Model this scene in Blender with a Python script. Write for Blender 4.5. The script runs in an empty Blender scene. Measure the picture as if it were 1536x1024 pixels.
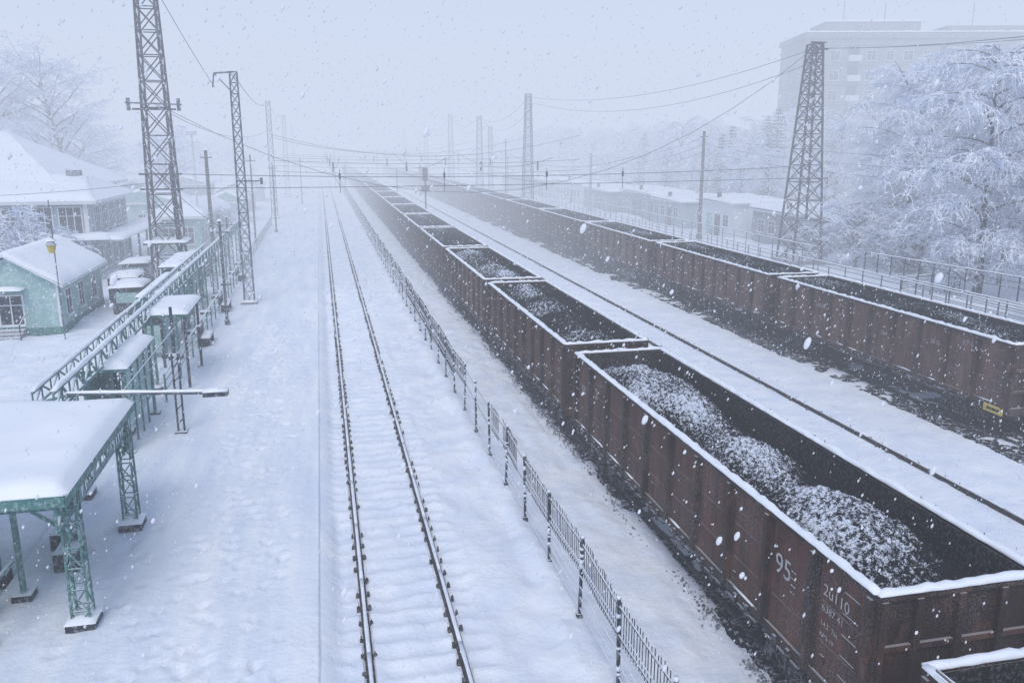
import bpy, math, random
import numpy as np
from mathutils import Vector, Matrix
random.seed(4); rng=np.random.default_rng(4)
R=random.random
def U(a,b): return random.uniform(a,b)
scene=bpy.context.scene
# ---------------------------------------------------------------- noise
def _h(xi,yi,s):
    n=(xi.astype(np.int64).astype(np.uint64)*np.uint64(374761393)+yi.astype(np.int64).astype(np.uint64)*np.uint64(668265263)+np.uint64(s*974711+13))&np.uint64(0xffffffff)
    n=((n^(n>>np.uint64(13)))*np.uint64(1274126177))&np.uint64(0xffffffff)
    n=n^(n>>np.uint64(16))
    return (n&np.uint64(0xffffff)).astype(float)/float(0xffffff)
def vn(x,y,s=0):
    x0=np.floor(x);y0=np.floor(y);fx=x-x0;fy=y-y0
    fx=fx*fx*(3-2*fx);fy=fy*fy*(3-2*fy)
    a=_h(x0,y0,s);b=_h(x0+1,y0,s);c=_h(x0,y0+1,s);d=_h(x0+1,y0+1,s)
    return (a*(1-fx)+b*fx)*(1-fy)+(c*(1-fx)+d*fx)*fy-.5
def fbm(x,y,s=0,o=4):
    t=0;a=1.
    for i in range(o):
        t=t+a*vn(x*2**i,y*2**i,s+i*7);a*=.5
    return t
# ---------------------------------------------------------------- materials
SNOW=(.83,.88,.96,1)
def newmat(name):
    m=bpy.data.materials.new(name);m.use_nodes=True
    nt=m.node_tree;nt.nodes.clear()
    o=nt.nodes.new('ShaderNodeOutputMaterial');b=nt.nodes.new('ShaderNodeBsdfPrincipled')
    nt.links.new(b.outputs[0],o.inputs[0]);b.inputs['Specular IOR Level'].default_value=.2
    return m,nt,b
def noise(nt,scale,detail=4,stretch=None,rough=.6):
    g=nt.nodes.new('ShaderNodeNewGeometry');src=g.outputs['Position']
    n=nt.nodes.new('ShaderNodeTexNoise');n.inputs['Scale'].default_value=scale;n.inputs['Detail'].default_value=detail
    n.inputs['Roughness'].default_value=rough
    if stretch:
        mp=nt.nodes.new('ShaderNodeMapping');mp.inputs['Scale'].default_value=stretch
        nt.links.new(src,mp.inputs[0]);src=mp.outputs[0]
    nt.links.new(src,n.inputs['Vector']);return n.outputs['Fac']
def mrange(nt,s,a,b,c=0.,d=1.):
    m=nt.nodes.new('ShaderNodeMapRange');m.inputs[1].default_value=a;m.inputs[2].default_value=b
    m.inputs[3].default_value=c;m.inputs[4].default_value=d;nt.links.new(s,m.inputs[0]);return m.outputs[0]
def math2(nt,op,a,b):
    m=nt.nodes.new('ShaderNodeMath');m.operation=op
    for i,v in enumerate((a,b)):
        if isinstance(v,(int,float)): m.inputs[i].default_value=v
        else: nt.links.new(v,m.inputs[i])
    return m.outputs[0]
def mix(nt,f,a,b):
    m=nt.nodes.new('ShaderNodeMixRGB')
    for k,v in (('Fac',f),('Color1',a),('Color2',b)):
        if isinstance(v,(int,float,tuple)): m.inputs[k].default_value=v
        else: nt.links.new(v,m.inputs[k])
    return m.outputs[0]
def bump(nt,b,s,st,dist):
    n=nt.nodes.new('ShaderNodeBump');n.inputs['Strength'].default_value=st;n.inputs['Distance'].default_value=dist
    nt.links.new(s,n.inputs['Height']);nt.links.new(n.outputs[0],b.inputs['Normal'])
def c4(c): return (c[0],c[1],c[2],1)
def m_snow(name,c1=(.76,.825,.945),c2=(.88,.92,.98),sc=.8,bs=.6,bd=.08,stretch=None):
    m,nt,b=newmat(name)
    a=noise(nt,sc,4,stretch);f=noise(nt,5,6,None,.62)
    nt.links.new(mix(nt,mrange(nt,a,.35,.65),c4(c1),c4(c2)),b.inputs['Base Color'])
    b.inputs['Roughness'].default_value=.75
    if bs: bump(nt,b,f,bs,bd)
    return m
def m_twig(name,c1,c2):
    m,nt,b=newmat(name);a=noise(nt,.9,2)
    nt.links.new(mix(nt,mrange(nt,a,.38,.62),c4(c1),c4(c2)),b.inputs['Base Color']);b.inputs['Roughness'].default_value=.9;b.inputs['Specular IOR Level'].default_value=0
    return m
def m_frost(name,c1,c2,frost=.3,up=.9,sc=2.,fs=14.,rough=.7,stretch=None,vary=0.,metal=0.,streak=0.):
    m,nt,b=newmat(name)
    a=noise(nt,sc,3,stretch)
    col=mix(nt,mrange(nt,a,.35,.65),c4(c1),c4(c2))
    if streak:
        s1=noise(nt,5.,4,(1,1,.12),.7)
        col=mix(nt,mrange(nt,s1,.45,.68,0,streak),col,(.020,.015,.016,1))
        s2=noise(nt,2.3,5,(1,1,.6),.75)
        col=mix(nt,mrange(nt,s2,.53,.68,0,.6),col,(.20,.105,.07,1))
    if vary:
        oi=nt.nodes.new('ShaderNodeObjectInfo');hs=nt.nodes.new('ShaderNodeHueSaturation')
        nt.links.new(mrange(nt,oi.outputs['Random'],0,1,1-vary,1+vary),hs.inputs['Value'])
        nt.links.new(mrange(nt,oi.outputs['Random'],0,1,1.15,.8),hs.inputs['Saturation'])
        nt.links.new(col,hs.inputs['Color']);col=hs.outputs[0]
    g=nt.nodes.new('ShaderNodeNewGeometry');sp=nt.nodes.new('ShaderNodeSeparateXYZ')
    nt.links.new(g.outputs['Normal'],sp.inputs[0])
    upf=math2(nt,'MULTIPLY',mrange(nt,sp.outputs[2],.35,.8),up)
    n2=noise(nt,fs,3,None,.7)
    fr=math2(nt,'MULTIPLY',mrange(nt,n2,.5,.62),frost)
    if streak:
        n3=noise(nt,1.1,2);fr=math2(nt,'MULTIPLY',fr,mrange(nt,n3,.35,.7,.1,1.7))
    f=math2(nt,'MAXIMUM',upf,fr)
    nt.links.new(mix(nt,f,col,SNOW),b.inputs['Base Color'])
    b.inputs['Roughness'].default_value=rough;b.inputs['Metallic'].default_value=metal
    if streak: bump(nt,b,n2,.3,.02)
    return m
M={}
M['snow']=m_snow('snow_surface')
M['platsnow']=m_snow('platform_snow',(.73,.80,.925),(.88,.92,.98),.9,.6,.08,(1.6,.22,1))
M['roofsnow']=m_snow('roof_snow',(.83,.88,.96),(.89,.925,.98),.6,.25,.04)
M['brown']=m_frost('wagon_paint',(.036,.024,.023),(.068,.040,.034),.10,.4,1.3,30.,.7,(1,1,.25),.2,0,.6)
M['brownlt']=m_frost('wagon_panel_paint',(.095,.048,.038),(.145,.075,.056),.09,.3,1.1,26.,.7,(1,1,.25),.25,0,.7)
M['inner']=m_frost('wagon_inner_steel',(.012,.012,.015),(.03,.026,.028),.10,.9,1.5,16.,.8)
M['under']=m_frost('undercarriage_steel',(.010,.010,.013),(.028,.026,.028),.2,.45,2,12.,.8)
M['rail']=m_frost('rail_steel',(.03,.03,.035),(.07,.06,.06),.2,0.,3,20.,.6)
M['steel']=m_frost('galvanised_steel',(.065,.08,.105),(.12,.14,.17),.3,.9,2,9.,.6)
M['steeld']=m_frost('dark_steel',(.026,.032,.042),(.055,.066,.085),.25,.9,2,9.,.6)
M['teal']=m_frost('teal_paint',(.05,.16,.15),(.10,.23,.22),.25,.95,2,9.,.6)
M['tealpale']=m_frost('pale_teal_wall',(.24,.40,.40),(.35,.50,.49),.3,.9,.8,6.,.8)
M['concrete']=m_frost('grey_concrete',(.20,.21,.24),(.28,.29,.32),.25,.9,.5,5.,.9)
M['wall']=m_frost('station_wall',(.26,.32,.36),(.36,.42,.45),.2,.9,.5,5.,.9)
M['white']=m_frost('white_paint',(.6,.64,.68),(.72,.75,.78),.2,.9,1,5.,.7)
M['glass']=m_frost('dark_glass',(.03,.04,.055),(.07,.09,.11),.12,.5,.4,5.,.2)
M['wood']=m_frost('dark_timber',(.04,.037,.04),(.08,.07,.07),.3,.9,2,9.,.8)
M['wire']=m_twig('wire_metal',(.08,.10,.13),(.16,.18,.22))
M['bark']=m_frost('frosted_bark',(.05,.05,.065),(.13,.14,.17),.5,.9,2,6.,.9)
M['frost']=m_twig('hoar_frost_twigs',(.62,.69,.83),(.92,.94,.99))
M['needle']=m_twig('frosted_needles',(.05,.07,.085),(.22,.27,.32))
M['paintmark']=m_frost('white_lettering',(.30,.29,.30),(.5,.5,.52),.1,0,8,30.)
M['yellow']=m_frost('yellow_enamel',(.55,.42,.06),(.6,.47,.09),.2,.5)
M['lampglass']=m_frost('amber_glass',(.5,.42,.08),(.55,.45,.10),.1,.5)
def m_ballast_shade():
    m,nt,b=newmat('snowy_ballast_shade')  # snowy ballast, its dark tone also painting the shade under the wagons
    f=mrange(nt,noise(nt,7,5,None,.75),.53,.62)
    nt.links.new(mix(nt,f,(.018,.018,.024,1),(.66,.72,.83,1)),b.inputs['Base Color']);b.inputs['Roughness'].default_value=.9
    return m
M['ballast_shade']=m_ballast_shade()
def m_coal():
    m,nt,b=newmat('snow_dusted_coal')
    at=nt.nodes.new('ShaderNodeAttribute');at.attribute_name='snow'
    n=noise(nt,10,6,None,.85)
    n=math2(nt,'ADD',n,math2(nt,'MULTIPLY',at.outputs['Fac'],.085))
    f=mrange(nt,n,.603,.643)
    nt.links.new(mix(nt,f,(.011,.012,.016,1),(.70,.76,.87,1)),b.inputs['Base Color']);b.inputs['Roughness'].default_value=.6
    bump(nt,b,noise(nt,28,2),.9,.04);return m
M['coal']=m_coal()
# ---------------------------------------------------------------- mesh builder
class MB:
    def __init__(s,*mats): s.V=[];s.F=[];s.I=[];s.n=0;s.mats=list(mats)
    def mi(s,m):
        if m not in s.mats: s.mats.append(m)
        return s.mats.index(m)
    def add(s,V,F,m):
        V=[tuple(v) for v in V];k=s.n;s.V+=V;s.F+=[tuple(i+k for i in f) for f in F];s.I+=[s.mi(m)]*len(F);s.n+=len(V)
    def box(s,x0,x1,y0,y1,z0,z1,m):
        s.add([(x0,y0,z0),(x1,y0,z0),(x1,y1,z0),(x0,y1,z0),(x0,y0,z1),(x1,y0,z1),(x1,y1,z1),(x0,y1,z1)],
              [(0,3,2,1),(4,5,6,7),(0,1,5,4),(1,2,6,5),(2,3,7,6),(3,0,4,7)],m)
    def segs(s,P0,P1,R0,R1,m,n=3,cap=False):
        P0=np.array(P0,float).reshape(-1,3);P1=np.array(P1,float).reshape(-1,3)
        N=len(P0)
        if N==0:return
        R0=np.broadcast_to(np.array(R0,float),(N,));R1=np.broadcast_to(np.array(R1,float),(N,))
        d=P1-P0;d/=np.maximum(np.linalg.norm(d,axis=1,keepdims=True),1e-9)
        up=np.where(np.abs(d[:,2:3])>.95,np.array([[1.,0,0]]),np.array([[0,0,1.]]))
        u=np.cross(d,up);u/=np.linalg.norm(u,axis=1,keepdims=True);v=np.cross(u,d)
        off=math.pi/4 if n==4 else 0
        ring=[]
        for P,Rr in((P0,R0),(P1,R1)):
            for k in range(n):
                a=2*math.pi*k/n+off
                ring.append(P+(u*math.cos(a)+v*math.sin(a))*Rr[:,None])
        V=np.stack(ring,1).reshape(-1,3)
        base=(np.arange(N)*2*n)[:,None]+s.n
        F=[]
        for k in range(n):
            k2=(k+1)%n
            F.append(np.concatenate([base+k,base+k2,base+n+k2,base+n+k],1))
        F=np.concatenate(F,0).tolist()
        s.V+=V.tolist();s.F+=F;s.I+=[s.mi(m)]*len(F)
        if cap:
            C=[]
            for i in range(N):
                b=int(base[i,0]);C.append(list(range(b+n-1,b-1,-1)));C.append(list(range(b+n,b+2*n)))
            s.F+=C;s.I+=[s.mi(m)]*len(C)
        s.n+=len(V)
    def beam(s,p,q,w,m): s.segs([p],[q],w*.7071,w*.7071,m,4,True)
    def cyl(s,p,q,r,m,n=12,r2=None): s.segs([p],[q],r,r if r2 is None else r2,m,n,True)
    def tris(s,A,B,C,m):
        A=np.array(A);B=np.array(B);C=np.array(C);N=len(A)
        V=np.stack([A,B,C],1).reshape(-1,3);F=(np.arange(N*3)+s.n).reshape(-1,3).tolist()
        s.V+=V.tolist();s.F+=F;s.I+=[s.mi(m)]*N;s.n+=3*N
    def grid(s,X,Y,Z,m):
        a,b=X.shape;V=np.stack([X,Y,Z],2).reshape(-1,3)
        i=np.arange(a*b).reshape(a,b)+s.n
        F=np.stack([i[:-1,:-1],i[1:,:-1],i[1:,1:],i[:-1,1:]],2).reshape(-1,4).tolist()
        s.V+=V.tolist();s.F+=F;s.I+=[s.mi(m)]*len(F);s.n+=len(V)
    def snowstrip(s,p,q,w,h,m='roofsnow',step=.3,var=(.7,1.25)):
        p=np.array(p,float);q=np.array(q,float);L=np.linalg.norm(q-p);n=max(2,int(L/step))
        d=(q-p)/L;sd=np.cross(d,[0,0,1.]);sd/=np.linalg.norm(sd)
        prof=[(-.5,0),(-.52,.45),(-.3,.9),(0,1),(.3,.9),(.52,.45),(.5,0)]
        V=[];F=[];K=len(prof)
        for i in range(n+1):
            c=p+d*L*i/n;hh=h*U(*var);ww=w*U(.9,1.12)
            if i in(0,n): hh*=.6
            for a,b in prof: V.append(c+sd*a*ww+np.array([0,0,b*hh]))
        for i in range(n):
            for k in range(K-1): F.append((i*K+k,i*K+k+1,(i+1)*K+k+1,(i+1)*K+k))
        F.append(tuple(range(K-1,-1,-1)));F.append(tuple(n*K+k for k in range(K)))
        s.add(V,[f[::-1] for f in F],m)
    def roofsnow(s,a,b,c,d,th,m='roofsnow',step=.35,seed=1):
        a,b,c,d=[np.array(v,float) for v in(a,b,c,d)]
        lu=np.linalg.norm(b-a);lv=np.linalg.norm(d-a);nu=max(4,int(lu/step));nv=max(4,int(lv/step))
        u=np.linspace(0,1,nu+1);v=np.linspace(0,1,nv+1)
        u=np.unique(np.concatenate([u,[.02,.98]]));v=np.unique(np.concatenate([v,[.02,.98]]))
        Ug,Vg=np.meshgrid(u,v,indexing='ij')
        P=(a*(1-Ug[...,None])+b*Ug[...,None])*(1-Vg[...,None])+(d*(1-Ug[...,None])+c*Ug[...,None])*Vg[...,None]
        e=np.minimum(np.minimum(Ug,1-Ug)*lu,np.minimum(Vg,1-Vg)*lv)
        o=th*np.sqrt(np.clip(e/.3,0,1))*(1+.4*fbm(P[...,0]*.8,P[...,1]*.8,seed))
        s.grid(P[...,0],P[...,1],P[...,2]+o,m)
    def mesh(s,name,smooth=()):
        me=bpy.data.meshes.new(name);me.from_pydata(s.V,[],s.F)
        for k in s.mats: me.materials.append(M[k])
        me.polygons.foreach_set('material_index',s.I)
        sm=[s.mats[i] in smooth for i in s.I];me.polygons.foreach_set('use_smooth',sm)
        me.update();return me
    def obj(s,name,parent=None,smooth=('snow','roofsnow','platsnow','coal')):
        return mkobj(name,s.mesh(name,smooth),parent)
def mkobj(name,me,parent=None,loc=None,rz=0,sc=1):
    o=bpy.data.objects.new(name,me);scene.collection.objects.link(o)
    if parent: o.parent=parent
    if loc: o.location=loc
    o.rotation_euler[2]=rz
    if sc!=1: o.scale=(sc,sc,sc) if isinstance(sc,(int,float)) else sc
    return o
def empty(name): 
    o=bpy.data.objects.new(name,None);scene.collection.objects.link(o);return o
# ---------------------------------------------------------------- layout
TRK=[(1.39,.915),(9.1,.875),(17.2,.9),(23.6,.875)]   # centre X, half gauge
def ar(a,b,s): return np.arange(a,b,s)
xs=[ar(-9,-6.5,.25),ar(-6.5,-.5,1.2),ar(-.5,12,.12),ar(12,40,.4),ar(40,70,2),ar(70,200,12),ar(200,1500,100),ar(-30,-9,.5),ar(-100,-30,6),ar(-1500,-100,100),[1500]]
for c,g in TRK:
    for sgn in(-1,1):
        xs.append(c+sgn*g+np.array([-.14,-.09,-.05,.05,.09,.14]))
xs=np.unique(np.round(np.concatenate(xs),3))
ys=np.unique(np.round(np.concatenate([ar(-300,0,30),ar(0,7,1),ar(7,60,.1),ar(60,110,.3),ar(110,300,1.5),ar(300,1600,40)]),3))
X,Y=np.meshgrid(xs,ys,indexing='ij')
Z=-.10+.07*fbm(X*.5,Y*.5,1)+.07*fbm(X*2.2,Y*1.6,5)
c,g=TRK[0]
dl=np.abs(X-c)
slp=np.exp(-((((Y+.06*vn(X*2,Y*.0,3)+.08*vn(X*.9,Y*.7,13))/.6)%1-.5)/.2)**2)*(.55+.9*(vn(X*.8,Y*.5,14)+.5))
Z+=np.where(dl<1.5,.06*slp-.02,0)+np.where((dl<.8),.02+.04*fbm(X*4,Y*4,15),0)
Z+=np.where((X>5)&(X<7.4),.12*fbm(X*.9,Y*.25,9)+.07*np.exp(-((X-5.4)/.4)**2)+.05*fbm(X*3,Y*1.5,39),0)
Z+=.14*np.exp(-((X-4.75)/.28)**2)*(1+vn(X*0,Y*.6,4))
Z+=np.where((X>2.9)&(X<4.6),.16*fbm(X*1.1,Y*.6,19),0)
Z+=np.where((X>11)&(X<16)|(X>18.5)&(X<21.4),.1*fbm(X*.7,Y*.15,29),0)
for c2,g2 in TRK:
    for sgn in(-1,1):
        dr=np.abs(X-(c2+sgn*g2));Z=np.where(dr<.1,-.13,np.minimum(Z,np.where(dr<.3,-.045,9)))
Z=np.where((X<-.05)&(X>-.6),-.05+.20*np.clip((-.05-X)/.38,0,1),Z)
Z=np.where(X<-7.2,.05+.3*fbm(X*.35,Y*.35,31)*np.clip((-7.2-X)/3,0,1)+.12*fbm(X*1.2,Y*1.2,33),Z)
Z=np.where((X<-.6)&(X>-7.2),-.25,Z)
Z+=np.where((X>42),.5*fbm(X*.2,Y*.2,41),0)
mb=MB();mb.grid(X,Y,Z,'snow');mb.obj('snowy_ground')
# platform
px=np.unique(np.round(np.concatenate([[-.45,-.452,-.47,-.52],ar(-7.3,-.5,.11)]),3));py=np.unique(np.concatenate([ar(4,48,.09),ar(48,110,.4),ar(110,260,2)]))
X,Y=np.meshgrid(px,py,indexing='ij')
Z=.2+.05*fbm(X*.6,Y*.6,2)+.04*fbm(X*3,Y*1.2,8)
for k in range(560):
    fx=-2.6-.5*math.sin(k*.1*.15)+random.gauss(0,.55) if R()<.7 else U(-6,-1);fy=8+40*R()
    ix=np.searchsorted(px,[fx-.3,fx+.3]);iy=np.searchsorted(py,[fy-.4,fy+.4])
    sl=(slice(*ix),slice(*iy));ex=((X[sl]-fx)/.09)**2+((Y[sl]-fy)/.17)**2
    Z[sl]-=.075*np.exp(-ex**2);Z[sl]+=.02*np.exp(-(ex-2.2)**2)
for wx in(-3.4,-1.95): Z-=.045*np.exp(-((X-wx-.35*np.sin(Y*.09))/.13)**2)*(.6+vn(X*2,Y*1.5,6))
Z=np.where(X>-.46,-.3,Z)
mb=MB();mb.grid(X,Y,Z,'platsnow');mb.box(-.75,-.455,4,258,-.3,.14,'concrete');mb.obj('railway_platform')
px=ar(29.5,36.1,.5);py=np.unique(np.concatenate([ar(20,120,.8),ar(120,300,5)]));X,Y=np.meshgrid(px,py,indexing='ij')
Z=.3+.1*fbm(X*.6,Y*.4,22);Z[0,:]=-.2;Z[-1,:]=-.2
mb=MB();mb.grid(X,Y,Z,'snow');mb.obj('railway_platform')
# ---------------------------------------------------------------- tracks
for ti,(c,g) in enumerate(TRK):
    mb=MB()
    for sg in(-1,1):
        x=c+sg*g
        mb.box(x-.042,x+.042,0,420,-.04,0,'rail');mb.box(x-.012,x+.012,0,420,-.14,-.04,'rail');mb.box(x-.085,x+.085,0,420,-.16,-.125,'rail')
        if ti in(0,2):
            for k in range(40): mb.snowstrip((x,6+k*3.,.001),(x,9+k*3.,.001),.078 if ti==0 else .05,.03,'snow',.4,(.4,1.3))
    for k in range(190):
        y=6+k*.6
        for sg in(-1,1):
            for s2 in(-1,1):
                if R()<(.5 if ti==2 else .2): continue
                x=c+sg*g+s2*.12
                w=U(.022,.045)
                mb.box(x-w,x+w,y-w,y+w,-.13,U(-.06,-.01),'rail')
                if y<45: mb.cyl((x,y,-.06),(x,y,U(-.01,.02)),.016,'rail',6)
    mb.obj('railway_track')
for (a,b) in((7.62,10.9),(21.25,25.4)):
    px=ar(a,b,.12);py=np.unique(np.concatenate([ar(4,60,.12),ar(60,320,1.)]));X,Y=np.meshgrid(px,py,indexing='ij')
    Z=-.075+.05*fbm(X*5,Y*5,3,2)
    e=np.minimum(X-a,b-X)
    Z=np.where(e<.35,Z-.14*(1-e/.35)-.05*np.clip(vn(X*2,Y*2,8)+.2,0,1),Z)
    mb=MB();mb.grid(X,Y,Z,'ballast_shade');mb.obj('shaded_track_ballast')  # dark strip under each train: ballast with the wagon shadow in its colour
mb=MB()
for k in range(2400):
    y=7+60*R()**1.5
    x=7.8+random.gauss(0,.11)
    if vn(np.array([y*.8]),np.array([x]),3)[0]<-.1: continue
    r=U(.018,.045)
    z=-.07+U(-.01,.02)
    ring=[(x+r*math.cos(a+y)*U(.7,1.2),y+r*math.sin(a+y)*U(.7,1.2),z) for a in(0,1.57,3.14,4.71)]
    mb.add(ring+[(x,y,z+r*U(.7,1.3))],[(0,1,4),(1,2,4),(2,3,4),(3,0,4)],'under')
mb.obj('ballast_stones')
# ---------------------------------------------------------------- wagons
W=2.95
def wagon_mesh(L,z1,seed,hi=True):
    random.seed(seed)
    mb=MB();hw=W/2-.07;hl=L/2;z0=1.2
    t=.05
    for sg in(-1,1):
        xo=sg*hw;xi=sg*(hw-t)
        mb.box(min(xo,xi),max(xo,xi),-hl,hl,z0,z1-.06,'brownlt')
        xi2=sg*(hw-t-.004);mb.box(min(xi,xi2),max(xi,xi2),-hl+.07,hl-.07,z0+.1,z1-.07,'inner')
        mb.box(min(xi,sg*(hw+.07)),max(xi,sg*(hw+.07)),-hl-.03,hl+.03,z1-.10,z1,'brown')
        mb.box(min(xi,sg*(hw+.05)),max(xi,sg*(hw+.05)),-hl,hl,z0-.12,z0+.06,'brown')
        mb.snowstrip((sg*(hw+.01),-hl-.02,z1),(sg*(hw+.01),hl+.02,z1),.165,.075,'roofsnow',.17,(.45,1.35))
        n=max(8,round(L/1.5))
        for i in range(n+1):
            y=-hl+.07+(L-.14)*i/n
            xx=sg*(hw+.12)
            mb.box(min(xo,xx),max(xo,xx),y-.06,y+.06,z0-.05,z1-.10,'brown')
            mb.box(min(xo,sg*(hw+.03)),max(xo,sg*(hw+.03)),y-.14,y+.14,z0+.06,z1-.101,'brown')
            if i<n:
                ya=y+.18;yb=y+L/n-.18
                for zz in(z0+.62,z0+1.32):
                    if zz<z1-.3 and R()<.75: mb.box(min(xo,sg*(hw+.012)),max(xo,sg*(hw+.012)),ya+.05,yb-.05,zz,zz+.05,'brownlt')
                for q in(.3,.7):
                    yy=ya+(yb-ya)*q
                    xx2=sg*(hw+.10);mb.box(min(xo,xx2),max(xo,xx2),yy-.05,yy+.05,z0-.28,z0-.02,'under')
                mb.beam((sg*(hw+.04),ya,z0-.22),(sg*(hw+.04),yb,z0-.22),.05,'under')
                if R()<.8:
                    a0=U(ya,yb-.4);mb.snowstrip((sg*(hw+.035),a0,z0+.058),(sg*(hw+.035),min(yb,a0+U(.3,1.)),z0+.058),.05,.035)
                if R()<.6:
                    yy=U(ya,yb);mb.box(min(xo,sg*(hw+.03)),max(xo,sg*(hw+.03)),yy-.06,yy+.06,z0+U(.1,.3),z0+U(.35,.5),'brown')
        for e in(-1,1):
            for k in range(6):
                zz=z0+.1+k*.36
                mb.beam((sg*(hw+.11),e*(hl-.25),zz),(sg*(hw+.11),e*(hl-.62),zz),.025,'brown')
    for e in(-1,1):
        yo=e*hl;yi=e*(hl-t)
        mb.box(-hw+t,hw-t,min(yo,yi),max(yo,yi),z0,z1-.06,'brown')
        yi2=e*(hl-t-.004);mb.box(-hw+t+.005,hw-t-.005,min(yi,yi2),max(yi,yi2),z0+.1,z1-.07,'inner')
        ya,yb=sorted((yi,e*(hl+.07)))
        mb.box(-hw-.06,hw+.06,ya-.002,yb+.002,z1-.11,z1-.003,'brown')
        mb.snowstrip((-hw-.04,e*(hl+.01),z1-.01),(hw+.04,e*(hl+.01),z1-.01),.16,.08,'roofsnow',.17,(.5,1.3))
        for x in(-hw+.06,-.75,-.02,.72,hw-.06):
            mb.box(x-.055,x+.055,*sorted((yo,e*(hl+.10))),z0-.05,z1-.11,'brown')
        for zz in(z0+.5,z0+1.25):
            mb.box(-hw+.05,hw-.05,*sorted((yo,e*(hl+.06))),zz,zz+.09,'brownlt')
        mb.box(-hw,hw,*sorted((yo,e*(hl+.13))),z0-.25,z0-.001,'brown')
        mb.box(-.18,.18,*sorted((e*(hl-.5),e*(hl+.35))),.85,1.1,'under')
        mb.box(-.13,.13,*sorted((e*(hl+.35),e*(hl+.62))),.86,1.12,'under')
        mb.cyl((.35,e*(hl+.1),1.0),(.38,e*(hl+.45),.6),.03,'under',6)
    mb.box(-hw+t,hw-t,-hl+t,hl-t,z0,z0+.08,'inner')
    mb.box(-.3,.3,-hl,hl,.75,z0-.002,'under')
    for k in range(int(L/1.5)):
        y=-hl+.8+k*1.5
        mb.box(-hw+.02,hw-.02,y,y+.12,.95,z0-.003,'under')
        for sg in(-1,1): mb.beam((sg*.3,y+.3,.85),(sg*(hw-.1),y+.3,1.12),.1,'under')
    mb.cyl((.5,-1.2,.85),(.5,.2,.85),.2,'under',10);mb.box(-.9,-.5,-.9,.3,.6,1.0,'under')
    for e in(-1,1):
        yc=e*(hl-2.1)
        for dy in(-.93,.93):
            mb.cyl((-.95,yc+dy,.47),(.95,yc+dy,.47),.08,'under',8)
            for sg in(-1,1):
                mb.cyl((sg*.80,yc+dy,.47),(sg*.94,yc+dy,.47),.47,'under',20)
                mb.cyl((sg*.94,yc+dy,.47),(sg*.96,yc+dy,.47),.36,'under',16)
                mb.cyl((sg*1.0,yc+dy,.47),(sg*1.28,yc+dy,.47),.15,'under',10)
                mb.box(*sorted((sg*1.02,sg*1.2)),yc+dy-.2,yc+dy+.2,.45,.72,'under')
        for sg in(-1,1):
            a,b=sorted((sg*1.05,sg*1.17))
            pf=[(-1.15,.62),(-1.1,.78),(-.45,.86),(.45,.86),(1.1,.78),(1.15,.62),(.75,.55),(.4,.22),(-.4,.22),(-.75,.55)]
            V=[(a,yc+p,z) for p,z in pf]+[(b,yc+p,z) for p,z in pf];n=len(pf)
            F=[tuple(range(n-1,-1,-1)),tuple(range(n,2*n))]+[(i,(i+1)%n,n+(i+1)%n,n+i) for i in range(n)]
            mb.add(V,F,'under')
            for q in(-.2,0,.2): mb.cyl((sg*1.22,yc+q,.26),(sg*1.22,yc+q,.6),.07,'under',8)
        mb.box(-1.25,1.25,yc-.2,yc+.2,.6,.92,'under')
    return mb.mesh('wagon_body',('roofsnow',))
def coal_mesh(L,seed,res,zb=2.62,snow=1.,mounds=None,mh=(.45,.68),zd=0):
    r=np.random.default_rng(seed)
    hw=W/2-.14;hl=L/2-.07
    x=np.linspace(-hw,hw,int(2*hw/res));y=np.linspace(-hl,hl,int(2*hl/res));X,Y=np.meshgrid(x,y,indexing='ij')
    big=0*X
    if mounds is None:
        k=4;mounds=[(-hl+2*hl*(i+.5)/k+r.uniform(-.5,.5),r.uniform(*mh),r.uniform(1.2,1.9)) for i in range(k)]
    for (m,hh,w) in mounds: big=np.maximum(big,hh*np.exp(-((Y-m)/w)**2))
    prof=np.clip(1-(np.abs(X+.12)/(hw*1.02))**2.2,0,1)
    e=np.clip((hl-np.abs(Y))/1.2,0,1);e=e*(2-e)
    hgt=(big+.12)*prof*e+.16*fbm(X*1.2,Y*.8,seed)*prof
    Z=zb+hgt+.12*(fbm(X*6,Y*6,seed+3,2))+.09*(r.random(X.shape)-.5)
    mb=MB();mb.grid(X,Y,Z,'coal');me=mb.mesh('coal_load')
    me.polygons.foreach_set('use_smooth',[False]*len(me.polygons))
    s=np.clip(hgt/.55,0,1.1)**.8*1.2*snow-.6*np.clip((X-.25)/.8,0,1)+1.6*vn(X*.9,Y*.6,seed+9)-.3+(snow-1)*.8
    a=me.attributes.new('snow','FLOAT','POINT');a.data.foreach_set('value',s.reshape(-1).astype(np.float32))
    return me
bodyA=wagon_mesh(15.0,3.42,1);bodyB=wagon_mesh(13.05,3.42,2);bodyC=wagon_mesh(14.9,3.42,3);bodyD=wagon_mesh(13.05,2.95,5)
coalA=coal_mesh(15.0,11,.05,2.7,1.15,[(-4.9,.66,1.9),(-.9,.42,1.3),(4.0,.72,3.0)])
coalB=[coal_mesh(13.05,20+i,.075,zb,sn,None,mh) for i,(sn,zb,mh) in enumerate(((.95,2.82,(.4,.6)),(1.2,2.92,(.35,.5)),(.8,3.05,(.2,.35)),(.9,3.05,(.2,.3))))]
coalC=[coal_mesh(14.9,30+i,.085,3.22,sn,None,(.12,.26)) for i,sn in enumerate((1.15,.95,1.1))]
coalD=coal_mesh(13.05,50,.1,2.2,.8)
def wagon(body,coal,x,y):
    o=mkobj('coal_wagon',body,None,(x,y,0));k=mkobj('coal_load',coal,o);return o
wn=wagon(bodyA,coalA,9.1,17.1)
wagon(bodyD,coalD,9.1,1.95)
y=25.9
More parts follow.
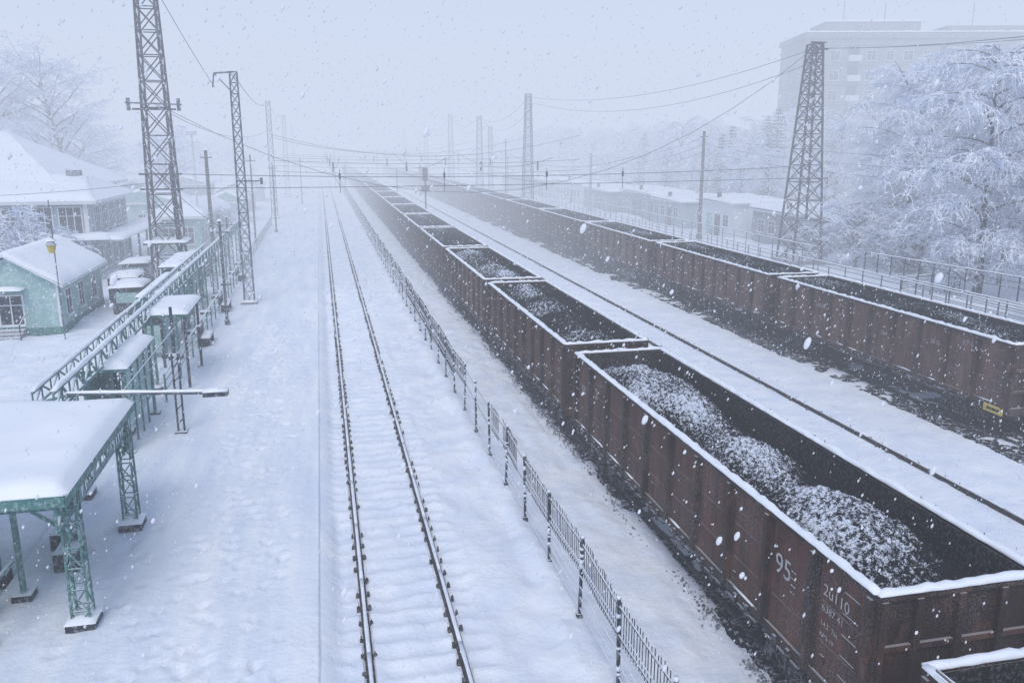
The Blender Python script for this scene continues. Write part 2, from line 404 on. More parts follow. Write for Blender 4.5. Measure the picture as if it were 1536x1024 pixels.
for i in range(21):
    wagon(bodyB,coalB[[0,1,2,3][i%4] if i<4 else 2+i%2],9.1,y+6.52);y+=14.2
y=22.55
for i in range(18):
    wt=wagon(bodyC,coalC[i%3],23.6,y+7.45)
    if i==0: w2=wt
    y+=15.95
def text(s,parent,loc,size):
    cu=bpy.data.curves.new('lettering','FONT');cu.body=s;cu.size=size;cu.extrude=.002;cu.offset=-.001
    cu.materials.append(M['paintmark']);o=bpy.data.objects.new('lettering',cu);scene.collection.objects.link(o)
    o.parent=parent;m=Matrix(((0,0,-1,0),(-1,0,0,0),(0,1,0,0),(0,0,0,1)));m.translation=Vector(loc);o.matrix_local=m
hx=-(W/2-.07)-.015
text('95',wn,(hx,-4.72,2.35),.55)
for k in range(4): text('--',wn,(hx,-5.25,2.55-k*.13),.26)
text('2u110',wn,(hx,-6.2,2.7),.28);text('6387 41',wn,(hx,-6.2,2.42),.18);text('14.2  76t',wn,(hx,-6.2,2.15),.13);text('KP 6.19',wn,(hx,-6.2,1.95),.12)
text('2',wn,(hx,5.6,2.5),.45);text('58',wn,(hx,6.9,2.3),.36)
for k,(s_,yy) in enumerate([('6512',6.9),('58 04',3.9),('91',2.2),('264',-.7),('58 71',-3.6),('KP 6.19',-5.2)]):
    text(s_,w2,(hx,yy,2.3+.3*(k%3)),.22+.05*(k%2))
mb=MB();mb.box(hx-.1,hx-.08,-7.45,-6.6,.92,1.18,'yellow');mb.box(hx-.105,hx-.1,-7.3,-6.75,1.0,1.1,'under');mb.obj('yellow_plate',w2)
# ---------------------------------------------------------------- fence between track and train
mb=MB()
FX=4.95
P0=[];P1=[]
ypost=np.arange(8.,235,2.45)
def lean(y): return .05*math.sin(y*.9)
for yp in ypost:
    l=lean(yp)
    mb.beam((FX,yp,-.15),(FX+l,yp,1.82),.06,'steeld')
    mb.beam((FX,yp,-.15),(FX,yp,.08),.12,'steeld');mb.cyl((FX+l,yp,1.82),(FX+l,yp,1.88),.05,'snow',6)
    for k in range(4): 
        z=U(.2,1.7);mb.box(FX+l*z/1.8-.045,FX+l*z/1.8+.04,yp-.045,yp+.045,z,z+U(.03,.12),'snow')
for a,b in zip(ypost[:-1],ypost[1:]):
    for z in(.22,.47,.72,.97,1.25): 
        mid=((FX,(a+b)/2,z-U(.01,.05)));r=.014 if a<40 else .02
        mb.segs([(FX,a,z),mid],[mid,(FX,b,z)],r,r,'snow',4)
    for z in (1.1,1.68): mb.beam((FX+lean(a)*.9,a,z),(FX+lean(b)*.9,b,z),.03,'steeld')
    full=a<16 or a>31 or R()<.12
    yy=a
    while yy<b:
        sp=.125 if a<50 else .3
        yy+=sp
        if not full and vn(np.array([yy*1.1]),np.array([3.]),4)[0]<.12: continue
        t=(yy-a)/(b-a);l=lean(a)*(1-t)+lean(b)*t
        P0.append((FX+l+.03,yy,.92 if a<31 else .6));P1.append((FX+l+.03+U(-.01,.01),yy,1.80+U(-.06,.03)))
mb.segs(P0,P1,.010,.010,'steeld',4)
mb.obj('metal_fence')
# ---------------------------------------------------------------- lattice masts
def lattice(mb,cx,cy,z0,H,wb,wt,n,rl,rb,m,X2=True):
    q=(wt/wb)**(1./n);tot=sum(q**i for i in range(n));h0=H/tot
    lv=[0]
    for i in range(n): lv.append(lv[-1]+h0*q**i)
    A=[];B=[];A2=[];B2=[]
    def cor(z,k):
        w=(wb+(wt-wb)*z/H)/2;s=[(-1,-1),(1,-1),(1,1),(-1,1)][k]
        return (cx+s[0]*w,cy+s[1]*w,z0+z)
    for i in range(n):
        for k in range(4):
            A.append(cor(lv[i],k));B.append(cor(lv[i+1],k))
            k2=(k+1)%4
            if X2 or i%2==0: A2.append(cor(lv[i],k));B2.append(cor(lv[i+1],k2))
            if X2 or i%2: A2.append(cor(lv[i],k2));B2.append(cor(lv[i+1],k))
            A2.append(cor(lv[i+1],k));B2.append(cor(lv[i+1],k2))
    mb.segs(A,B,rl,rl,m,4);mb.segs(A2,B2,rb,rb,m,4)
mb=MB();lattice(mb,-10.5,61.8,0,27,2.05,.85,17,.10,.048,'steeld')
mb.box(-11.8,-9.2,60.5,63.1,-.2,.5,'concrete')
mb.box(-11.9,-9.1,60.5,63.1,3.3,3.42,'steeld');mb.roofsnow((-11.9,60.5,3.42),(-9.1,60.5,3.42),(-9.1,63.1,3.42),(-11.9,63.1,3.42),.2)
for z in(12.2,7.,8.): mb.beam((-11.8,60.9,z),(-9.1,60.9,z),.12,'steeld')
mb.beam((-12.2,60.8,12.6),(-8.7,60.8,12.5),.1,'steel')
for x in(-12.,-8.9): mb.cyl((x,60.8,12.1),(x,60.8,12.9),.12,'steel',8)
mb.beam((-9.65,60.9,0),(-9.8,60.9,8.6),.16,'steeld')
mb.obj('lattice_mast')
def mast(cx,cy,H,wb,wt,n,m='steel',arm=0,rl=.05,rb=.03,z0=.1):
    mb=MB();lattice(mb,cx,cy,z0,H,wb,wt,n,rl,rb,m);mb.box(cx-wb*.8,cx+wb*.8,cy-wb*.8,cy+wb*.8,z0-.4,z0+.25,'concrete')
    mb.roofsnow((cx-wb*.8,cy-wb*.8,z0+.25),(cx+wb*.8,cy-wb*.8,z0+.25),(cx+wb*.8,cy+wb*.8,z0+.25),(cx-wb*.8,cy+wb*.8,z0+.25),.15)
    if arm:
        z=z0+H
        mb.beam((cx,cy,z),(cx+arm,cy,z-.1),.09,m);mb.beam((cx+arm,cy,z-.1),(cx+arm*1.1,cy,z-.9),.07,m);mb.beam((cx,cy,z-1.3),(cx+arm,cy,z-.1),.06,m)
        mb.beam((cx-.3,cy,z*.55),(cx+1.2,cy,z*.55),.08,m);mb.cyl((cx+1.2,cy,z*.55-.2),(cx+1.2,cy,z*.55+.2),.09,m,6)
    mb.obj('lattice_mast')
mast(-4.7,54,14,.6,.42,19,arm=-1.1,rl=.04,rb=.022)
mast(-6.3,120,15.6,.8,.55,15,arm=0);mast(-6.3,172,15.5,.9,.6,12);mast(-6.6,235,15.5,.9,.6,10)
mast(28.,113.8,16.6,1.5,.7,13,rl=.07,rb=.04);mast(28,150,15,1.3,.7,12);mast(28,184,16.5,1.4,.7,12);mast(28,228,15,1.4,.7,10);mast(27.5,280,15,1.4,.7,10);mast(33,165,13.5,.9,.6,10,arm=-1.5)
mb=MB();lattice(mb,40.4,65.2,0,18.,2.7,.9,15,.10,.05,'steeld');mb.box(38.8,42.1,63.6,66.8,-.3,.3,'concrete')
mb.beam((39.6,64.7,17.6),(41.3,64.7,17.6),.15,'steeld');mb.beam((39.7,64.7,18.1),(41.1,64.7,18.1),.12,'steeld')
mb.beam((38.,63.7,7.2),(41.7,63.7,7.2),.1,'steeld')
mb.obj('lattice_mast')
def pole(name,x,y,h,r,m='steel',cap=None):
    mb=MB();mb.cyl((x,y,-.2),(x,y,h),r,m,8,r*.75);mb.cyl((x,y,-.2),(x,y,.5),r*1.6,m,8)
    mb.beam((x-.5,y,h-.6),(x+.5,y,h-.6),.08,m)
    for s in(-.45,.45): mb.cyl((x+s,y,h-.6),(x+s,y,h-.35),.05,'white',6)
    if cap=='lamp':
        mb.box(x-.45,x+.45,y-.2,y+.2,h,h+.35,'white');mb.snowstrip((x-.45,y,h+.35),(x+.45,y,h+.35),.45,.12)
    mb.snowstrip((x-r*1.5,y,h),(x+r*1.5,y,h),r*2.2,.1)
    mb.obj(name)
pole('utility_pole',-5.4,47.5,5.9,.085);pole('utility_pole',40.3,85,11.4,.22,'wood');pole('utility_pole',41.6,127.7,8.8,.25,'concrete')
pole('utility_pole',-7.2,68,4.5,.08);pole('utility_pole',-6.8,90,9,.1,'steeld');pole('utility_pole',-5.2,100,8.,.1,'steeld')
pole('street_lamp',-11.4,84,10.8,.12,'white','lamp');pole('utility_pole',-9.3,76,9.5,.18,'wood');pole('utility_pole',38,172,8,.15,'wood')
pole('utility_pole',-3.2,150,8,.1,'steeld');pole('utility_pole',37,230,9,.15,'steel');pole('utility_pole',15.2,232,9,.12,'steel')
for k,(x,y,h) in enumerate([(29.5,135,11),(31,205,11),(13.2,150,6),(5,175,6.5),(3.6,210,9),(29,250,11)]): pole('utility_pole',x,y,h,.12,'steel')
def signal(x,y,h):
    mb=MB();mb.cyl((x,y,-.2),(x,y,h),.1,'under',8);mb.box(x-.32,x+.32,y-.15,y+.2,h-1.6,h,'under');mb.box(x-.22,x+.22,y-.2,y-.15,h-.1,h-.03,'under')
    for k in range(3):
        z=h-.3-k*.5;mb.cyl((x,y-.15,z),(x,y-.32,z),.13,'under',10)
    mb.box(x-.45,x+.45,y-.3,y+.3,h-2.9,h-2.3,'under');mb.box(x-.25,x+.25,y-.25,y+.25,-.2,1.2,'under');mb.snowstrip((x-.3,y,h),(x+.3,y,h),.4,.12)
    mb.obj('railway_signal')
signal(12.6,104,7.3);signal(5.4,190,5.5);signal(20.2,175,6)
# ---------------------------------------------------------------- wires
mb=MB()
def wire(p,q,sag,r=.016,n=14):
    p=np.array(p,float);q=np.array(q,float);t=np.linspace(0,1,n+1)
    P=p+(q-p)*t[:,None];P[:,2]-=sag*4*t*(1-t);mb.segs(P[:-1],P[1:],r,r,'wire',4)
TW=(40.4,65.2)
wire((-10.5,61.8,8),(TW[0],TW[1],8.2),.5,.034);wire((-10.5,61.8,7),(TW[0],TW[1],7.2),.15,.034);wire((-10.5,61.8,12.6),(TW[0],TW[1],17.8),8.6,.024)
for x in(1.4,9.1,17.2,23.6):
    wire((x,61.8+(x+11)*.07,8.2),(x,61.8+(x+11)*.07,6.5),0,.03,2)
    mb.cyl((x,61.8+(x+11)*.07,7.5),(x,61.8+(x+11)*.07,7.9),.09,'steeld',6)
    for k in range(8): wire((x,62+k*45,7.),(x,107+k*45,7.),0.05,.017,3);wire((x,62+k*45,9.),(x,107+k*45,9),1.2,.017)
for (a,b) in(((-4.7,92),(28,90)),((-6.3,120),(28,113.8)),((-6.3,145),(28,150)),((-6,172),(28,184)),((-6,235),(28,228))):
    for z in(7.3,8.4): wire((a[0],a[1],z),(b[0],b[1],z),.4,.035)
    wire((a[0],a[1],11),(b[0],b[1],11),2.2,.028)
    for x in(1.4,9.1,17.2,23.6): mb.cyl((x,a[1]+(b[1]-a[1])*.3,7.2),(x,a[1]+(b[1]-a[1])*.3,8.2),.1,'steeld',6)
L1=[(TW[0],TW[1],17.7),(28,113.8,16.3),(28,150,14.8),(28,184,16.2),(28,228,15)]
for a,b in zip(L1[:-1],L1[1:]): wire(a,b,1.8,.025);wire((a[0]+.8,a[1],a[2]-.8),(b[0]+.8,b[1],b[2]-.8),2.4,.025)
wire((TW[0],TW[1],17.7),(40,-10,19),2.5,.022);wire((TW[0]+.8,TW[1],17.7),(75,20,22),2.,.022)
wire((-5.8,54,13.2),(-6,0,24),1.,.012);wire((-4.7,54,14),(-6.3,120,15.5),1.,.018);wire((-6.3,120,15.5),(-6.3,172,15.5),1,.02);wire((-6.3,172,15.5),(-6.6,235,15.5),1,.02)
wire((-10.5,61.8,12.5),(-6.3,120,12),1.5,.02)
for z in(6.2,7.,7.8): wire((40.3,85,z+3),(41.,20,z+2),1.2,.015);wire((40.3,85,z+3),(41.6,127.7,z+.8),1.2,.02)
for z in(4.2,5.0): wire((39,62,z),(33,10,z+.5),.8,.013)
wire((-10.5,60.8,7.5),(-40,55,8),1,.02);wire((-10.5,60.8,8),(-5.4,47.5,5.6),.3,.015)
mb.obj('overhead_wires')
# ---------------------------------------------------------------- platform canopy near
def latcol(mb,x,y,h,w=.34,r=.03,m='teal'):
    lattice(mb,x,y,.1,h-.1,w,w*.85,max(5,int(h/.42)),r,r*.62,m,False)
    mb.box(x-.28,x+.28,y-.32,y+.32,.0,.38,'steeld');mb.roofsnow((x-.3,y-.34,.38),(x+.3,y-.34,.38),(x+.3,y+.34,.38),(x-.3,y+.34,.38),.12,'roofsnow',.15)
def truss(mb,p,q,d,m='teal',step=.6,r=.05,snow=.08):
    p=np.array(p,float);q=np.array(q,float);L=np.linalg.norm(q-p);n=max(2,int(L/step));u=np.array([0,0,d])
    mb.beam(p,q,r*1.5,m);mb.beam(p-u,q-u,r*1.5,m)
    for i in range(n):
        a=p+(q-p)*i/n;b=p+(q-p)*(i+1)/n
        if i%2: mb.beam(a,b-u,r,m)
        else: mb.beam(a-u,b,r,m)
        mb.beam(a,a-u,r*.8,m)
    if snow: mb.snowstrip(p+np.array([0,0,r*.7]),q+np.array([0,0,r*.7]),r*2.6,snow,'roofsnow',.4)
mb=MB()
x0,x1,y0,y1,z=-12.5,-5.0,16.1,22.2,3.3
mb.box(x0,x1,y0,y1,z,z+.1,'teal')
mb.roofsnow((x0,y0,z+.1),(x1+.05,y0,z+.1),(x1+.05,y1,z+.1),(x0,y1,z+.1),.26,'roofsnow',.25,5)
for cy in(17.0,21.7):
    for cx in(-5.2,-9.6): latcol(mb,cx,cy,z)
    truss(mb,(x1-.05,cy,z-.03),(x0,cy,z-.03),.45,snow=0)
    mb.beam((-5.3,cy,2.3),(-6.4,cy,z-.1),.06,'teal');mb.beam((-5.2,cy-.1,2.2),(-5.2,cy-.8,z-.1),.06,'teal');mb.beam((-5.2,cy+.1,2.2),(-5.2,cy+.4 if cy>20 else cy+1.2,z-.1),.06,'teal')
truss(mb,(-5.2,y0+.05,z-.03),(-5.2,y1-.05,z-.03),.6,snow=0)
truss(mb,(-9.6,y0+.05,z-.03),(-9.6,y1-.05,z-.03),.5,snow=0)
for k in range(6): mb.beam((x0,y0+.3+k*1.1,z-.04),(x1,y0+.3+k*1.1,z-.04),.08,'teal')
mb.box(x1-.001,x1+.03,y0,y1,z-.1,z+.12,'teal');mb.box(x0,x1,y0-.03,y0-.001,z-.1,z+.12,'teal')
for k in range(16):
    yy=y0+.2+U(0,y1-y0-.4);h=U(.08,.3);mb.cyl((x1+.04,yy,z-.1),(x1+.04,yy,z-.1-h),.018,'roofsnow',5,.003)
for(px_,py_) in((-6.75,18.4),(-6.9,16.4),(-7.6,19.5)): mb.cyl((px_,py_,0),(px_,py_,z),.07,'teal',8);mb.box(px_-.2,px_+.2,py_-.2,py_+.2,0,.35,'steeld')
mb.beam((-6.8,18.2,1.2),(-6.9,16.4,1.2),.07,'teal')
for(px_,py_,hh) in((-6.2,19.8,1.3),(-6.6,21,1.2),(-7.4,17.4,1.5)):
    mb.box(px_-.25,px_+.25,py_-.35,py_+.35,.15,hh*.5,'steeld');mb.beam((px_,py_-.3,.2),(px_-.1,py_+.3,hh),.06,'steeld');mb.beam((px_-.2,py_+.3,.2),(px_+.2,py_-.2,hh),.05,'teal')
mb.box(-9.2,-8.2,17.2,21,.15,.9,'wood');mb.roofsnow((-9.2,17.2,.9),(-8.2,17.2,.9),(-8.2,21,.9),(-9.2,21,.9),.15)
mb.obj('platform_canopy')
mb=MB();mb.cyl((-6.6,22.5,3.62),(-2.95,21.5,3.72),.045,'steel',8);mb.snowstrip((-6.6,22.5,3.66),(-3.0,21.5,3.76),.11,.06)
mb.box(-3.15,-2.55,21.3,21.6,3.66,3.78,'steeld');mb.snowstrip((-3.15,21.45,3.78),(-2.55,21.45,3.78),.26,.07)
mb.cyl((-5.2,22.2,3.7),(-5.0,29.2,3.9),.02,'steel',6)
mb.obj('platform_lamp_arm')
mb=MB()
for s in(-.1,.1): mb.beam((-5.1+s,29.2,0),(-5.1+s,29.2,3.0),.06,'steeld')
for k in range(5): mb.beam((-5.2,29.2,.5+k*.5),(-5.0,29.2,.7+k*.5),.04,'steeld')
mb.cyl((-5.1,29.2,3),(-5.1,29.2,4.6),.05,'steeld',8);mb.box(-5.3,-4.9,29,29.4,0,.25,'steeld');mb.obj('platform_post')
mb=MB();truss(mb,(-6.95,22.6,3.65),(-6.95,78,3.65),.55,'teal',.7,.055,.10)
truss(mb,(-7.9,24,3.3),(-7.9,60,3.3),.4,'teal',.8,.045,.08)
for yy in np.arange(24,78,5.4):
    latcol(mb,-6.95,yy,3.1,.3,.03)
    mb.beam((-7.9,yy,0),(-7.9,yy,3.0),.08,'teal');mb.beam((-7.9,yy,3.0),(-6.95,yy,3.2),.07,'teal')
mb.obj('steel_truss_gantry')
def shelter(x0,x1,y0,y1,z,legs=True,panel=True):
    mb=MB();mb.box(x0,x1,y0,y1,z-.1,z,'teal');mb.roofsnow((x0-.04,y0-.04,z),(x1+.04,y0-.04,z),(x1+.04,y1+.04,z),(x0-.04,y1+.04,z),.2,'roofsnow',.25,int(y0))
    for x in(x0+.15,x1-.15):
        for y in(y0+.15,y1-.15):
            mb.beam((x,y,0),(x,y,z-.1),.1,'steeld' if not panel else 'teal');mb.box(x-.18,x+.18,y-.18,y+.18,0,.22,'steeld')
    if panel:
        mb.box(x1-.2,x1-.16,y0+.2,y1-.2,.9,z-.25,'tealpale');mb.box(x0+.12,x0+.16,y0+.2,y1-.2,.3,z-.3,'tealpale');mb.box(x0+.2,x1-.25,y0+.12,y0+.16,.3,1.6,'tealpale')
        for k in range(5):
            yy=y0+.3+k*(y1-y0-.6)/4;mb.beam((x1-.14,yy,.2),(x1-.14,yy,z-.2),.06,'teal')
        mb.beam((x1-.13,y0+.2,1.9),(x1-.13,y1-.2,1.9),.06,'teal')
    else:
        mb.beam((x0,y1-.1,z-.5),(x1,y1-.1,z-.12),.07,'steeld')
        mb.beam((x1-.15,y0+.15,z-.6),(x1-.15,y1-.15,z-.12),.06,'steeld')
    mb.obj('platform_shelter')
shelter(-7.7,-6.25,27.4,31.9,3.0);shelter(-7.3,-5.45,34.7,38.6,3.3,panel=False);shelter(-8.6,-7.4,41,48,3.0);shelter(-9.5,-7.8,52,58,2.9)
def railing(pts,h=1.1,m='steel',step=1.8,name='platform_railing'):
    mb=MB()
    for a,b in zip(pts[:-1],pts[1:]):
        a=np.array(a,float);b=np.array(b,float);L=np.linalg.norm(b-a);n=max(1,int(L/step))
        for i in range(n+1):
            p=a+(b-a)*i/n;mb.beam(p-np.array([0,0,.2]),p+np.array([0,0,h]),.06,m)
        for k in(.45,.75,1.): mb.beam(a+np.array([0,0,h*k]),b+np.array([0,0,h*k]),.045,m)
        mb.snowstrip(a+np.array([0,0,h+.02]),b+np.array([0,0,h+.02]),.07,.05,'roofsnow',.8)
    mb.obj(name)
railing([(-6.2,33,.2),(-6.2,60,.2),(-6.2,110,.2)],1.1,'teal')
railing([(-8.6,48,.0),(-8.6,80,.0)],1.1,'steel')
railing([(29.8,20,.3),(29.8,160,.3)],1.0,'steel',2.2);railing([(36,20,.3),(36,60,.3),(36,230,.3)],1.2,'steel',2.)
railing([(37.5,30,0),(37.5,48,0),(45,50,0)],1.3,'steeld',1.5);railing([(40,30,1.3),(37.5,52,1.3)],1.2,'steeld',1.2)
for(x,y) in((-5.9,43),(-5.9,52),(-6,64)):
    mb=MB();mb.box(x-.25,x+.25,y-.9,y+.9,.6,.66,'wood');mb.box(x-.3,x-.25,y-.9,y+.9,.66,1.1,'wood')
    for s in(-.7,.7): mb.box(x-.22,x+.22,y+s-.04,y+s+.04,.15,.6,'steeld')
    mb.snowstrip((x,y-.9,.66),(x,y+.9,.66),.45,.14);mb.obj('platform_bench')
# ---------------------------------------------------------------- kiosk house (teal)
def window(mb,face,c,y,z,w,h,s=1,frame='white',d=.05,bars=1):
    def bx(u0,u1,z0,z1,d0,d1,m):
        a,b=sorted((c+s*d0,c+s*d1))
        if face=='x': mb.box(a,b,u0,u1,z0,z1,m)
        else: mb.box(u0,u1,a,b,z0,z1,m)
    bx(y-w/2,y+w/2,z,z+h,0,.02,'glass')
    f=.08
    bx(y-w/2-f,y-w/2,z-f,z+h+f,0,d,frame);bx(y+w/2,y+w/2+f,z-f,z+h+f,0,d,frame)
    bx(y-w/2,y+w/2,z+h,z+h+f,0,d,frame);bx(y-w/2-f,y+w/2+f,z-f-.03,z-.001,0,d+.08,frame)
    for i in range(bars):
        u=y-w/2+w*(i+1)/(bars+1);bx(u-.03,u+.03,z,z+h,.02,d-.01,frame)
    bx(y-w/2,y+w/2,z+h*.66,z+h*.66+.05,.02,d-.012,frame)
mb=MB()
kx0,kx1,ky0,ky1=-18.4,-13.8,47.6,56.5
mb.box(kx0,kx1,ky0,ky1,-.2,2.8,'tealpale');mb.box(kx0-.06,kx1+.06,ky0-.06,ky1+.06,-.2,.5,'teal')
xm=(kx0+kx1)/2;zr=4.3;ze=2.75;o=.4
mb.add([(kx0,ky0+.002,2.8),(kx1,ky0+.002,2.8),(xm,ky0+.002,4.2)],[(0,1,2)],'tealpale')
mb.add([(kx0,ky1-.002,2.8),(kx1,ky1-.002,2.8),(xm,ky1-.002,4.2)],[(1,0,2)],'tealpale')
for s,xx in((-1,kx0-o),(1,kx1+o)):
    mb.add([(xx,ky0-o,ze-.15),(xx,ky1+o,ze-.15),(xm,ky1+o,zr),(xm,ky0-o,zr),(xx,ky0-o,ze-.03),(xx,ky1+o,ze-.03),(xm,ky1+o,zr+.12),(xm,ky0-o,zr+.12)],
        [(0,1,2,3),(4,7,6,5),(0,3,7,4),(1,5,6,2),(0,4,5,1)],'white')
mb.roofsnow((kx0-o,ky0-o,ze),(xm+.05,ky0-o,zr+.14),(xm+.05,ky1+o,zr+.14),(kx0-o,ky1+o,ze),.2,'roofsnow',.35,3)
mb.roofsnow((xm-.05,ky0-o,zr+.14),(kx1+o,ky0-o,ze),(kx1+o,ky1+o,ze),(xm-.05,ky1+o,zr+.14),.2,'roofsnow',.35,4)
window(mb,'y',ky0,-16.1,.7,1.1,1.5,-1,'white');window(mb,'y',ky0,-17.7,.9,.7,1.2,-1)
for yy in(49.3,51.8,54.6): window(mb,'x',kx1,yy,.9,.95,1.35,1,'white')
mb.box(kx1-.05,kx1+.04,ky0-.04,ky0+.1,-.1,2.75,'white');mb.box(kx1-.05,kx1+.04,ky1-.1,ky1+.04,-.1,2.75,'white')
mb.box(-16.9,-15.3,ky0-.9,ky0-.02,2.5,2.6,'teal');mb.roofsnow((-16.95,ky0-.95,2.6),(-15.25,ky0-.95,2.6),(-15.25,ky0-.02,2.6),(-16.95,ky0-.02,2.6),.18)
for k in range(4): mb.box(-16.7,-15.5,ky0-1.4+k*.3,ky0-.07,-.1+k*.14,.04+k*.14,'concrete')
for xx in(-16.8,-15.4): mb.beam((xx,ky0-1.3,0),(xx,ky0-1.3,.9),.05,'steeld');mb.beam((xx,ky0-1.3,.9),(xx,ky0-.05,1.3),.05,'steeld')
mb.obj('teal_kiosk_house')
lx=-13.3
mb=MB();mb.cyl((lx,46.2,0),(lx,46.2,7.2),.03,'steel',8);mb.beam((lx,46.2,5.4),(lx,45.8,5.4),.05,'steeld')
mb.cyl((lx,45.8,4.6),(lx,45.8,5.0),.14,'lampglass',8,.24);mb.cyl((lx,45.8,5.0),(lx,45.8,5.3),.28,'steeld',8,.05);mb.snowstrip((lx-.2,45.8,5.2),(lx+.2,45.8,5.2),.3,.12)
mb.obj('hanging_lantern')
# ---------------------------------------------------------------- station building
mb=MB()
def house(mb,x0,x1,y0,y1,zb,ze,zr,wallm,axis='y',hip=0.,o=.6,th=.4,seed=1):
    mb.box(x0,x1,y0,y1,zb,ze,wallm)
    if axis=='y':
        xm=(x0+x1)/2;a=(xm,y0+hip-o,zr);b=(xm,y1-hip+o,zr)
        mb.roofsnow((x0-o,y0-o,ze),a,b,(x0-o,y1+o,ze),th,'roofsnow',.6,seed)
        mb.roofsnow(a,(x1+o,y0-o,ze),(x1+o,y1+o,ze),b,th,'roofsnow',.6,seed+1)
        mb.add([(x0-o,y0-o,ze),(x1+o,y0-o,ze),a],[(0,1,2)],'roofsnow' if hip else wallm)
        mb.add([(x0-o,y1+o,ze),(x1+o,y1+o,ze),b],[(1,0,2)],'roofsnow' if hip else wallm)
    else:
        ym=(y0+y1)/2;a=(x0+hip-o,ym,zr);b=(x1-hip+o,ym,zr)
        mb.roofsnow((x0-o,y0-o,ze),(x1+o,y0-o,ze),b,a,th,'roofsnow',.6,seed)
        mb.roofsnow(a,b,(x1+o,y1+o,ze),(x0-o,y1+o,ze),th,'roofsnow',.6,seed+1)
        mb.add([(x0-o,y0-o,ze),(x0-o,y1+o,ze),a],[(1,0,2)],'roofsnow' if hip else wallm)
        mb.add([(x1+o,y0-o,ze),(x1+o,y1+o,ze),b],[(0,1,2)],'roofsnow' if hip else wallm)
    mb.box(x0-o,x1+o,y0-o,y1+o,ze-.25,ze-.005,'white')
house(mb,-42,-20,72,92,-.2,6.6,10.8,'wall','x',7.,.9,.4,3)
house(mb,-25,-16.8,68,80,-.2,5.9,7.4,'wall','x',2.,.6,.35,7)
for yy in(69.6,71.9,74.2,76.5,78.6): window(mb,'x',-16.8,yy,3.5,1.6,1.9,1,'white',.08,2);window(mb,'x',-16.8,yy,.6,1.5,1.8,1,'white',.08,1)
for xx in(-24,-22,-20.2,-18.2): window(mb,'y',68,xx,3.5,1.5,1.9,-1,'white',.08,2);window(mb,'y',68,xx,.6,1.3,1.7,-1,'white',.08,1)
for yy in(82,84.5,87,89.5): window(mb,'x',-20,yy,4.0,1.4,1.8,1,'white',.08,1);window(mb,'x',-20,yy,.8,1.4,1.8,1,'white',.08,1)
for xx in np.arange(-41,-26,2.4): window(mb,'y',72,xx,4.0,1.3,1.8,-1,'white',.08,1);window(mb,'y',72,xx,.8,1.3,1.8,-1,'white',.08,1)
mb.box(-25.5,-15.5,67.0,68-.06,3.0,3.15,'white');mb.roofsnow((-25.5,66.2,3.15),(-15.3,66.2,3.15),(-15.3,67.98,3.3),(-25.5,67.98,3.3),.3)
mb.box(-16.7,-14.6,67,84,2.95,3.1,'white');mb.roofsnow((-16.75,66.6,3.1),(-14.4,66.6,3.1),(-14.4,84,3.1),(-16.75,84,3.1),.3)
for yy in np.arange(67.3,84,3.3): mb.beam((-14.8,yy,0),(-14.8,yy,2.95),.16,'teal')
for x in(-17.1,-25): mb.box(x-.15,x+.15,67.85,67.99,0,5.6,'white')
mb.box(-33,-32,80,81,9,12.2,'concrete');mb.box(-19.5,-18.5,73,73.8,6.2,8.0,'concrete')
mb.obj('station_building')
mb=MB();house(mb,-15.2,-11.2,83,96,-.2,3.5,4.6,'tealpale','y',1.5,.6,.35,13)
for yy in np.arange(84.5,95,2.2): window(mb,'x',-11.2,yy,.9,1.3,1.5,1,'white',.07,1)
for xx in(-14,-12.3): window(mb,'y',83,xx,.9,1.,1.5,-1)
mb.obj('low_station_wing')
for i,(x,y,w,l,h) in enumerate([(-13,102,4,8,2.8),(-20,108,7,9,3.6),(-12,120,4,9,2.8),(-24,125,8,10,4),(-13,140,5,8,3),(-22,150,8,12,4),(-12.5,165,4,9,3)]):
    mb=MB();house(mb,x-w/2,x+w/2,y-l/2,y+l/2,-.2,h,h+1.3,random.choice(['wall','tealpale','concrete']),'y',0,.4,.35,20+i)
    for yy in np.arange(y-l/2+1.2,y+l/2-1,2.): window(mb,'x',x+w/2,yy,.9,1.,1.2,1)
    window(mb,'y',y-l/2,x,.9,1.1,1.3,-1);mb.obj('small_house')
for(x,y) in((-12.6,57.5),(-13.2,64.5),(-9.5,68),(-11.5,53.5)):
    mb=MB();mb.box(x-.8,x+.8,y-1.1,y+1.1,0,1.7,'steeld');mb.box(x+.8,x+.84,y-.8,y+.8,.8,1.4,'glass');mb.box(x-.6,x+.6,y-1.14,y-1.1,.8,1.4,'tealpale');mb.roofsnow((x-1.0,y-1.3,1.7),(x+1.0,y-1.3,1.75),(x+1.0,y+1.3,1.75),(x-1.0,y+1.3,1.7),.25);mb.obj('market_stall')
